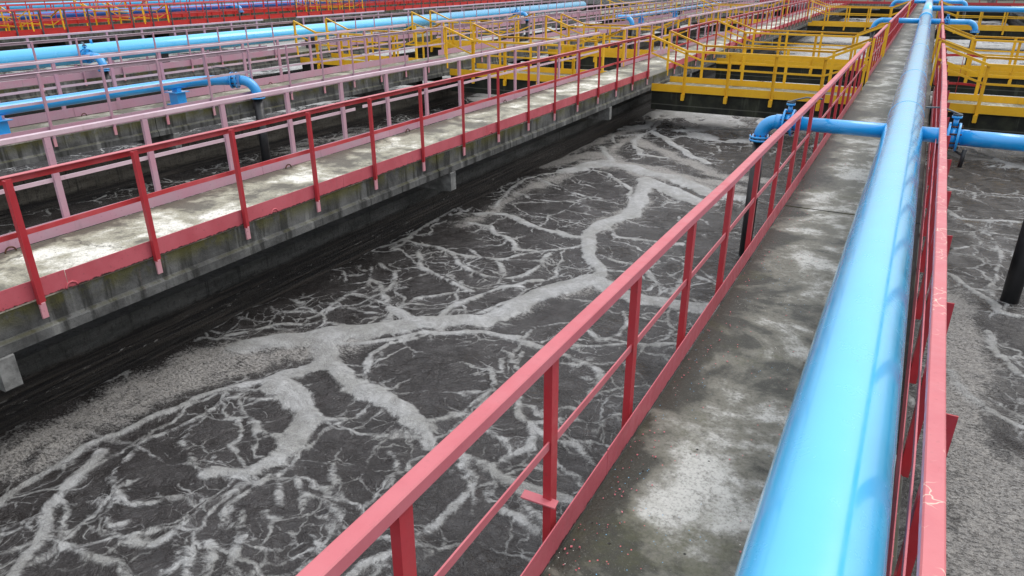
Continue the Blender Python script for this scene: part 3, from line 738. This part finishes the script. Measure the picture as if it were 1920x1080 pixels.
railing('crazed salmon handrail along the right edge, nearest the camera',lambda y:lerp(rx,y),C(-1.39),-.6,SEC[0][1],seq(.5,18,1.06),1,(M['railc'],M['post'],M['toe'],M['rail']),xt,GR,rail=(.058,.05),wob=.005,sz=.075)
for (a,b_),t in zip(SEC[1:],('short red handrail right of the thick pipe, between the first two yellow bridges','red handrail right of the thick pipe, beyond the second yellow bridge','farthest red handrail right of the thick blue pipe')):
    railing(t,lambda y:lerp(rx,y),C(-1.40),a,b_,seq(a+.15,b_),1,RED,xt,GR,sz=.062)
# flat tag welded to a front post
k=MB(); k.bar([(-1.195,2.275,-2.135),(-1.035,2.295,-2.15)],.055,.008,.001); k.build('welded_tab',M['rail'],r1)
# pale walkway
for (a,b_),t in zip(SEC,('bright red handrail on the near side of the pale walkway, before the bridges','short red handrail of the pale walkway, between the first two yellow bridges','long red handrail of the pale walkway, beyond the second yellow bridge','farthest red handrail of the pale walkway')):
    a0=-.4 if a is None else a
    ps=[.66,1.73]+[2.80+1.07*i for i in range(15)] if a is None else seq(a+.5,b_)
    railing(t,C(-5.93),C(-1.405),a0,b_,ps,1,RED2,C(-5.885),GR,foot=True,flat=True,sz=.07)
for (a,b_),t in zip(SEC,('lilac pink handrail on the far side of the pale walkway, before the bridges','short lilac handrail of the pale walkway, between the first two yellow bridges','long lilac handrail of the pale walkway, beyond the second yellow bridge','farthest lilac handrail of the pale walkway')):
    a0=-.4 if a is None else a
    ps=[.7,1.75,2.85]+[3.92+1.06*i for i in range(13)] if a is None else seq(a+.4,b_)
    railing(t,C(-7.28),C(-1.41),a0,b_,ps,-1,LIL,C(-7.24),GR,gap=(8.45,8.62) if a is None else None,sz=.06)
# thin pipe walkway
D=('before the bridges','between the two nearest bridges','beyond the second bridge','at the far end')
for (a,b_),t in zip(SEC,D):
    a0=1. if a is None else a+.2; b2=b_+.2
    railing('lilac handrail, near side of the thin pipe walkway, '+t,C(-12.13),C(-1.41),a0,b2,[3.4,4.5,5.57]+[6.64+1.06*i for i in range(11)] if a is None else seq(a0+.4,b2),1,LIL,C(-12.085),GR,foot=True,flat=True)
    railing('lilac handrail, far side of the thin pipe walkway, '+t,C(-13.48),C(-1.41),a0,b2,seq(a0+.3,b2),-1,LIL,C(-13.44),GR)
for (a,b_),t in zip(SEC[:3],D):
    a0=3. if a is None else a+.6; b2=b_+.6
    railing('dull lilac handrail, near side of the lilac-railed thick pipe, '+t,C(-18.33),C(-1.43),a0,b2,[5.8,6.9,7.95,9.03]+[10.10+1.07*i for i in range(8)] if a is None else seq(a0+.4,b2),1,LIL,C(-18.285),GR,foot=True,flat=True)
    railing('dull lilac handrail, far side of the lilac-railed thick pipe, '+t,C(-19.68),C(-1.42),a0,b2,seq(a0+.3,b2),-1,LIL,C(-19.64),GR)
# far group
DK=(M['redtop'],M['black'],M['red2'],M['redtop']); RR=(M['redtop'],M['red2'],M['red2'],M['redtop'])
railing('dark-posted handrail with a red top rail at the upper left',C(-33.72),C(-1.38),12,66,[12.7+1.09*i for i in range(48)],1,DK,C(-33.69),GR,sz=.075)
railing('bright red handrail just behind the dark-posted one at upper left',C(-35.08),C(-1.40),12,66,seq(12.4,66,1.1),-1,RR,C(-35.04),GR)
railing('bright red handrail in front of the deep blue pipe at upper left',C(-39.88),C(-1.40),12,66,seq(12.6,66,1.1),1,RR,C(-39.87),GR)
railing('bright red handrail behind the deep blue pipe at upper left',C(-41.28),C(-1.40),12,66,seq(12.2,66,1.1),-1,RR,C(-41.24),GR)
railing('farthest bright red handrail in the upper left corner',C(-46.08),C(-1.40),12,66,seq(12.5,66,1.1),1,RR,C(-46.07),GR)

# ---------------------------------------------------------------- yellow footbridges
def bridge(xl,xr,y0,y1,label,leftpost=(0,1),gr='yellow footbridges across the basins'):
    r=thing('footbridge',((xl+xr)/2,(y0+y1)/2,-2.62),label,'footbridge',gr)
    k=MB(); k.box(xl+.045,xr-.045,y0+.012,y1-.012,-2.745,-2.70); k.build('deck',M['deck3'],r)
    k=MB(); k.box(xl+.05,xr-.05,y0+.05,y0+.37,-3.2,-2.748,.01); k.build('support_beam',M['beam'],r)
    k=MB(); k.box(xl+.05,xr-.05,y1-.37,y1-.05,-3.2,-2.748,.01); k.build('support_beam',M['beam'],r)
    for y,s in ((y0,-1),(y1,1)):
        k=MB(); k.box(xl+.05,xr-.05,y-.005,y+.005,-2.735,-2.555,0); k.build('toe_plate',M['yel'],r)
        xa,xb=xl+.88,xr-.78
        k=MB(); k.bar([(xl-.03,y+s*.02,-1.41),(xa,y+s*.02,-1.735),(xb,y+s*.02,-1.755),(xr-.02,y+s*.02,-1.425)],.05,.012,.002)
        k.bar([(xl-.03,y+s*.042,-1.435),(xa,y+s*.042,-1.76),(xb,y+s*.042,-1.78),(xr-.02,y+s*.042,-1.45)],.007,.045,0)
        k.build('top_rail',M['yel'],r)
        k=MB(); k.bar([(xl-.01,y+s*.02,-1.83),(xa,y+s*.02,-2.13),(xb,y+s*.02,-2.15),(xr,y+s*.02,-1.86)],.008,.045,.001); k.build('mid_rail',M['yel'],r)
        n=3; xs=[xa+(xb-xa)*i/n for i in range(n+1)]
        for x in xs:
            k=MB(); k.box(x-.035,x+.035,y+s*.007,y+s*.015,-2.86,-1.745); k.box(x-.035,x-.027,y+s*.015,y+s*.055,-2.86,-1.745)
            k.box(x-.05,x+.03,y+s*.016,y+s*.065,-2.92,-2.76,.01)
            k.build('post',M['yel'],r)
    for x,ys in ((xl-.05,[(y0,y1)[i] for i in leftpost]),(xr+.03,(y0,y1))):
        for y in ys:
            k=MB(); s=-1 if y==y0 else 1
            k.box(x-.022,x+.026,y-.02,y-.012,-2.55,-1.43); k.box(x+.018,x+.026,y-.012,y+.045,-2.55,-1.43)
            k.build('corner_post',M['yel'],r)
    return r
TK=[('across the foaming basin left of the thick pipe',-5.865,-1.065,0.),('across the basin right of the thick blue pipe',.365,5.165,0.),
    ('across the dark basin behind the pale walkway',-12.065,-7.285,.22),('across the basin between the two lilac-railed pipe walkways',-18.265,-13.485,.6)]
NB=['nearest yellow footbridge ','second nearest yellow footbridge ','third yellow footbridge ','farthest yellow footbridge ']
for t,xl,xr,dy in TK:
    for (a,b_),nm in zip((B1,B2,B3,B4),NB):
        if b_==B4[1]: continue
        bridge(xl,xr,a+dy,b_+dy,nm+t,(1,) if (a==B1[0] and dy==0) else (0,1))
FB='yellow footbridges far off at upper left'
for (a,b_),nm in zip(((19.6,21.0),(25.2,26.6),(41,42.4)),('leftmost of three','middle of three','rightmost of three')):
    bridge(-39.86,-35.09,a,b_,'small distant yellow footbridge behind the dark-posted handrail, '+nm,gr=FB)
for (a,b_),nm in zip(((28.6,30.),),('leftmost',)):
    bridge(-46.06,-41.29,a,b_,'tiny yellow footbridge beyond the deep blue pipe',gr=FB)

# ---------------------------------------------------------------- pipes
def rings(mb,pts,r):
    for p,ax in pts: mb.disc(p,ax,r,.012,32)
mp=[(-1.5,.015),(3,.0),(10,-.02),(20,-.055),(36,-.13),(60,-.2)]
PX_=lambda y:lerp(mp,y)
r=thing('blue_pipe',(-.05,20,-2.02),'thick glossy sky blue pipe running the length of the front walkway','pipe')
ys=[-1.2,0,1.5,3,5,7.5,10,14,20,28,35.8]
k=MB(); k.tube([(PX_(y),y,-1.8) for y in ys],.216,48); k.build('pipe',M['pipe'],r)
k=MB(); k.tube([(PX_(y),y,-1.8) for y in (35.8,36.2,38.8,39.3)],.25,40); k.build('collar',M['pipe'],r)
k=MB(); k.tube([(PX_(y),y,-1.8) for y in (39.3,50,60,66)],.216,40); k.build('pipe',M['pipe'],r)
for y in (11.1,14.9,20.5,27.5):
    k=MB(); k.tube([(PX_(y),y-.008,-1.8),(PX_(y),y+.008,-1.8)],.2185,48); k.build('weld_seam',M['pipe'],r)
for y in (3.2,9.2,15.4,22,28,34,41,48,55,62):
    k=MB(); x=PX_(y)
    k.box(x-.12,x+.12,y-.1,y+.1,ZD,ZD+.012).box(x-.012,x+.012,y-.09,y+.09,ZD+.012,-2.02).box(x-.12,x+.12,y-.006,y+.006,ZD+.012,-1.98)
    k.build('saddle',M['pipe2'],r)
def flange(k,c,ax,r,t=.022): k.disc(c,ax,r,t,28)
def bolts(k,c,ax,r,n,L=.09,br=.010):
    c=Vector(c); ax=Vector(ax).normalized(); u=ax.orthogonal().normalized(); v=ax.cross(u)
    for i in range(n):
        a=2*PI*(i+.5)/n; p=c+u*(r*math.cos(a))+v*(r*math.sin(a))
        k.tube([p-ax*L/2,p+ax*L/2],br,6,(0,0,1) if abs(ax.z)<.9 else (1,0,0),mi=1)
    return k
def valve(root,c,ax,pr,lever):
    """butterfly valve clamped between two flanges, neck and lever on top"""
    c=Vector(c); ax=Vector(ax).normalized()
    k=MB(); k.tube([c-ax*.035,c+ax*.035],pr*1.35,28)
    k.tube([c+Vector((0,0,pr*1.2)),c+Vector((0,0,pr+.13))],.028,14,(1,0,0)); k.tube([c+Vector((0,0,pr+.13)),c+Vector((0,0,pr+.155))],.055,14,(1,0,0))
    v=k.build('valve',M['pipe2'],root)
    for s in (-1,1):
        k=MB(); flange(k,c+ax*(.052*s),ax,pr*1.85,.026); k.tube([c+ax*(.064*s),c+ax*(.16*s)],pr*1.06,24)
        if s<0: bolts(k,c,ax,pr*1.5,8,.17)
        k.build('flange',[M['pipe2'],M['bolt']],root)
    l=Vector(lever); z=Vector((0,0,1))
    p=c+z*(pr+.165); k=MB(); n=l.normalized(); sd=n.cross(z)
    k.bar([p-n*.05,p+n*.10+z*.05,p+n*.17+z*.07,p+n*(l.length)+z*.06],.05,.014,.003); k.disc(p+z*.004,(0,0,1),.05,.02,14)
    k.build('lever',M['lever'],v)
    return v
def drop(root,cx,cy,cz,r,ax,deep=-4.25,R_=.24,black=.078):
    """elbow from direction ax down to a flange and a black drop pipe; returns nothing"""
    ax=Vector(ax); P=arc((cx,cy,cz-R_),R_,PI/2,0,ax,(0,0,1),10)
    k=MB(); k.tube(P,r,24,(0,0,1) if True else ax); k.build('elbow',M['pipe2'],root)
    e=P[-1]; k=MB(); flange(k,e-Vector((0,0,.01)),(0,0,1),r*1.55,.026); flange(k,e-Vector((0,0,.052)),(0,0,1),r*1.55,.026)
    bolts(k,e-Vector((0,0,.03)),(0,0,1),r*1.32,10,.11); k.build('flange',[M['pipe2'],M['bolt']],root)
    k=MB(); k.tube([e-Vector((0,0,.066)),(e.x,e.y,deep)],black,20,(1,0,0)); k.build('drop_pipe',M['rubber'],root)
BG='blue branch pipes with valves'
zb=-1.79; Y=9.93
r=thing('branch_pipe',(-.8,Y,zb),'blue branch pipe with flanged elbow crossing left over the front walkway','pipe',BG)
k=MB(); k.tube([(-.19,Y,zb),(-1.20,Y,zb)],.089,28); k.build('pipe',M['pipe2'],r)
valve(r,(-1.345,Y,zb),(1,0,0),.092,(.36,.05,0))
drop(r,-1.47,Y,zb,.089,(-1,0,0),R_=.20)
r=thing('branch_pipe',(.8,Y-.05,zb),'blue branch pipe with valve running off to the right edge','pipe',BG)
k=MB(); k.tube([(.17,Y,zb),(.40,Y-.01,zb),(.41,Y-.01,zb)],.089,28); k.tube([(.60,Y-.03,zb),(1.28,Y-.06,zb)],.092,28); k.build('pipe',M['pipe2'],r)
valve(r,(.505,Y-.02,zb),(1,-.03,0),.089,(-.34,.02,0))
k=MB(); k.tube([(.55,Y-.04,zb-.15),(.66,Y-.1,zb-.20)],.014,8); k.tube([(.655,Y-.1,zb-.12),(.645,Y-.11,zb-.33)],.024,10,(1,0,0)); k.build('drain_stub',M['rubber'],r)
drop(r,1.26,Y-.06,zb,.092,(1,0,0),R_=.25,black=.098)
# second cross line
Y=33.9
r=thing('branch_pipe',(-.9,Y,zb),'small distant blue branch pipe with elbow left of the thick pipe','pipe',BG)
k=MB(); k.tube([(-.3,Y,zb),(-1.62,Y,zb)],.10,20); k.build('pipe',M['pipe2'],r); drop(r,-1.60,Y,zb,.10,(-1,0,0),R_=.3)
r=thing('branch_pipe',(.9,Y,zb),'small distant blue branch pipe ending in a drop right of the thick pipe','pipe',BG)
k=MB(); k.tube([(.03,Y,zb),(1.34,Y,zb)],.10,20); k.build('pipe',M['pipe2'],r); valve(r,(.62,Y,zb),(1,0,0),.1,(-.3,0,0)); drop(r,1.32,Y,zb,.10,(1,0,0),R_=.3)
Y=44.2
k=MB(); k.tube([(.03,Y,-1.72),(5.8,Y,-1.72)],.13,20); 
tag(k.build('branch_pipe',M['pipe2']),'long level blue pipe running right from the far part of the thick pipe','pipe',BG)
Y=56
r=thing('branch_pipe',(.9,Y,zb),'tiny blue pipe with a bend at the top, right of the thick pipe end','pipe',BG)
k=MB(); k.tube([(-.05,Y,zb),(1.6,Y,zb)],.12,16); k.build('pipe',M['pipe2'],r); drop(r,1.58,Y,zb,.12,(1,0,0),R_=.3)
r=thing('branch_pipe',(-1.5,Y,zb),'tiny blue pipe with a bend at the top, left of the thick pipe end','pipe',BG)
k=MB(); k.tube([(-.3,Y,zb),(-2.0,Y,zb)],.12,16); k.build('pipe',M['pipe2'],r); drop(r,-1.98,Y,zb,.12,(-1,0,0),R_=.3)
# thin pipe on the third walkway
def thin(pathpts,label,drops,sup):
    r=thing('thin_blue_pipe',(-12.95,pathpts[0][1],ZD),label,'pipe','thin blue pipes on pedestals')
    k=MB(); k.tube(pathpts,.098,24); k.build('pipe',M['pipe2'],r); drops(r)
    for y in sup:
        t=thing('pipe_pedestal',(-12.95,y,ZD),'blue steel pedestal under the thin pipe, '+sup[y],'pedestal','blue pipe pedestals')
        k=MB(); k.box(-13.12,-12.78,y-.15,y+.15,ZD+.001,ZD+.014); k.build('base_plate',M['pipe2'],t)
        k=MB(); k.box(-13.07,-12.83,y-.10,y+.10,ZD+.015,ZD+.235,.006); k.build('column',M['pipe2'],t)
        k=MB(); k.box(-13.13,-12.77,y-.16,y+.16,ZD+.236,ZD+.25); k.build('top_plate',M['pipe2'],t)
        k=MB(); k.box(-13.03,-12.87,y-.05,y+.05,ZD+.251,ZD+.32,.004); k.build('saddle',M['pipe2'],t)
z3=-2.0
def d3(r):
    c=Vector((-12.28,10.62,z3)); ax=Vector((.88,.47,0)).normalized()
    k=MB()
    for s in (-1,1): flange(k,c+ax*.05*s,ax,.165,.03)
    k.tube([c-ax*.05,c+ax*.05],.125,24); bolts(k,c,ax,.14,8,.16); k.build('flange',[M['pipe2'],M['bolt']],r)
    k=MB(); k.bar([c+Vector((0,0,.17)),c+Vector((-.1,-.12,.26)),c+Vector((-.28,-.3,.28))],.04,.012,.002); k.build('lever',M['lever'],r)
    e=c+ax*.12; drop(r,e.x,e.y,z3,.098,ax,R_=.30,black=.095)
arc3=[(-12.95,0,z3),(-12.95,5,z3),(-12.95,9.3,z3),(-12.93,9.75,z3),(-12.86,10.1,z3),(-12.72,10.36,z3),(-12.5,10.52,z3),(-12.3,10.61,z3)]
thin(arc3,'thin blue pipe bending to a flanged elbow over the lilac toe board',d3,{6.30:'the one cut by the left edge',9.72:'beside the flanged bend'})
def d3b(r): 
    drop(r,-12.35,33.6,-1.9,.11,(1,0,0),R_=.35)
thin([(-12.95,54,-2.0),(-12.95,36,-2.0),(-12.95,34.6,-1.95),(-12.9,34.0,-1.92),(-12.7,33.65,-1.9),(-12.33,33.6,-1.9)],'thin blue pipe with an elbow far along its lilac-railed walkway',d3b,{37.6:'the nearer of the distant pair',43.5:'the farther of the distant pair'})
# thick pipe on the fourth walkway
r=thing('blue_pipe',(-19,20,-2.1),'thick light blue pipe between dull lilac handrails at the left','pipe')
k=MB(); k.tube([(-18.98,3,-1.88),(-19,20,-1.86),(-19,44,-1.86)],.235,36); k.build('pipe',M['pipe'],r)
for y in (8,14,20,26,32):
    k=MB(); k.box(-19.13,-18.87,y-.12,y+.12,ZD,-2.06,.005); k.build('saddle',M['rubber'],r)
k=MB(); k.tube([(-19,8.9+3.1,-1.66),(-19,12.0,-1.52)],.03,10,(1,0,0)); k.build('air_valve',M['pipe2'],r)
def br4(Y,label):
    r=thing('branch_pipe',(-18.4,Y,-1.9),label,'pipe',BG)
    k=MB(); k.tube([(-18.78,Y,-1.9),(-18.24,Y,-1.9)],.098,22); k.build('pipe',M['pipe2'],r)
    valve(r,(-18.60,Y,-1.9),(1,0,0),.095,(-.25,.1,0)); drop(r,-18.25,Y,-1.9,.098,(1,0,0),R_=.26,black=.085)
br4(11.55,'blue branch pipe with valve and elbow at the left edge, off the light blue pipe')
br4(34.6,'distant blue branch pipe with valve and black drop, off the light blue pipe')
# far deep-blue pipes
k=MB(); k.tube([(-40.55,10,-1.97),(-40.55,66,-1.97)],.20,24); tag(k.build('blue_pipe',M['pipe3']),'deep blue pipe behind red rails at the upper left','pipe')
k=MB(); k.tube([(-46.8,10,-1.75),(-46.8,66,-1.75)],.24,20); tag(k.build('blue_pipe',M['pipe']),'light blue pipe in the extreme upper left corner','pipe')
for Y,l in ((27.6,'first'),(35.5,'second')):
    r=thing('branch_pipe',(-40,Y,-1.95),'tiny bright blue branch elbow off the deep blue pipe, '+l+' from the left','pipe',BG)
    k=MB(); k.tube([(-40.4,Y,-1.95),(-39.7,Y,-1.95)],.11,14); k.build('pipe',M['pipe2'],r); drop(r,-39.72,Y,-1.95,.11,(1,0,0),R_=.28)

# caged ladder on the right-hand basin
r=thing('caged_ladder',(.9,20,-2.5),'dark red ladder with round safety hoops behind the right handrail','ladder')
cx,cy=.88,19.95
for z_ in (-1.80,-2.44,-3.0):
    k=MB(); k.bar(arc((cx,cy,z_),.45,R(-5),R(185),(1,0,0),(0,1,0),16),.010,.055,.001); k.build('hoop',M['post'],r)
for a in (90,):
    k=MB(); x_,y_=cx+.44*math.cos(R(a)),cy+.44*math.sin(R(a)); k.bar([(x_,y_,-3.3),(x_,y_,-1.72)],.045,.010,.001,(1,0,0)); k.build('cage_bar',M['post'],r)
for s in (-.2,.2):
    k=MB(); k.tube([(cx+s,cy+.02,-4.2),(cx+s,cy+.02,-2.75)],.022,10,(1,0,0)); k.build('stile',M['post'],r)
for i in range(4):
    k=MB(); k.tube([(cx-.2,cy+.02,-2.85-.3*i),(cx+.2,cy+.02,-2.85-.3*i)],.014,8); k.build('rung',M['post'],r)

# small things lying about
k=MB(); k.tube([(.19,1.93,-2.30),(.205,2.12,-2.02),(.215,2.5,-1.93),(.225,3.0,-1.90)],.008,8); tag(k.build('loose_rod',M['grey']),'thin grey rod leaning between the thick pipe and the right handrail','rod')
k=MB(); k.bar([(.085,1.50,-1.599),(.105,1.52,-1.604),(.118,1.475,-1.611)],.007,.004,0); tag(k.build('twig',M['twig']),'small dark twig lying on the thick blue pipe','twig')

# flakes of rail paint on the front walkway
k=MB()
for i in range(260):
    y=1.2+12*random.random()**2
    x=-1.0+abs(random.gauss(0,.10)) if random.random()<.75 else random.uniform(-.95,.2)
    a=random.uniform(0,PI); r_=random.uniform(.0025,.0065); z_=ZD+.0055
    q=[(x+r_*random.uniform(.5,1.2)*math.cos(a+t),y+r_*random.uniform(.5,1.4)*math.sin(a+t),z_+random.uniform(0,.003)) for t in (0,1.4,2.9,4.3)]
    k.add(q+[(u,v,w-.0025) for u,v,w in q],[(0,1,2,3),(7,6,5,4),(0,4,5,1),(1,5,6,2),(2,6,7,3),(3,7,4,0)])
fl=k.build('paint_flakes',M['rail']); struct(fl,'stuff')

# far end: grey main, red stair, cross walkway
k=MB(); k.box(-50,7,YEND+.0,YEND+1.6,-2.9,-2.40,.02); tag(k.build('end_walkway',[M['corbel']]),'pale concrete cross walkway at the far end of the basins','walkway')
r=thing('grey_pipe',(0,69.5,-2.4),'fat pale grey pipe crossing behind the basins at the top','pipe')
k=MB(); k.tube([(-14,69.6,-1.55),(7,69.6,-1.55)],.55,32); k.build('pipe',M['grey'],r)
for x in (-12,-8,-4,0,4):
    k=MB(); k.box(x-.3,x+.3,69.2,70,-2.9,-2.02,.02); k.build('saddle',M['corbel'],r)
def xrail(xa,xb,y,label):
    r=thing('handrail',((xa+xb)/2,y,ZD),label,'handrail',GR)
    for nm,z_,h in (('top_rail',-1.4,.05),('mid_rail',-1.88,.04),('toe_board',-2.3,.18)):
        k=MB(); k.bar([(xa,y,z_),(xb,y,z_)],.03,h,.002); k.build(nm,M['post'],r)
    n=int((xb-xa)/1.1)
    for i in range(n+1):
        k=MB(); x=xa+(xb-xa)*i/n; k.box(x-.03,x+.03,y+.016,y+.03,-2.4,-1.43); k.build('post',M['post'],r)
xrail(-13,-2.2,68.2,'dark red handrail in front of the fat grey pipe, left of the blue pipe')
xrail(.9,6.4,68.2,'dark red handrail in front of the fat grey pipe, right of the blue pipe')
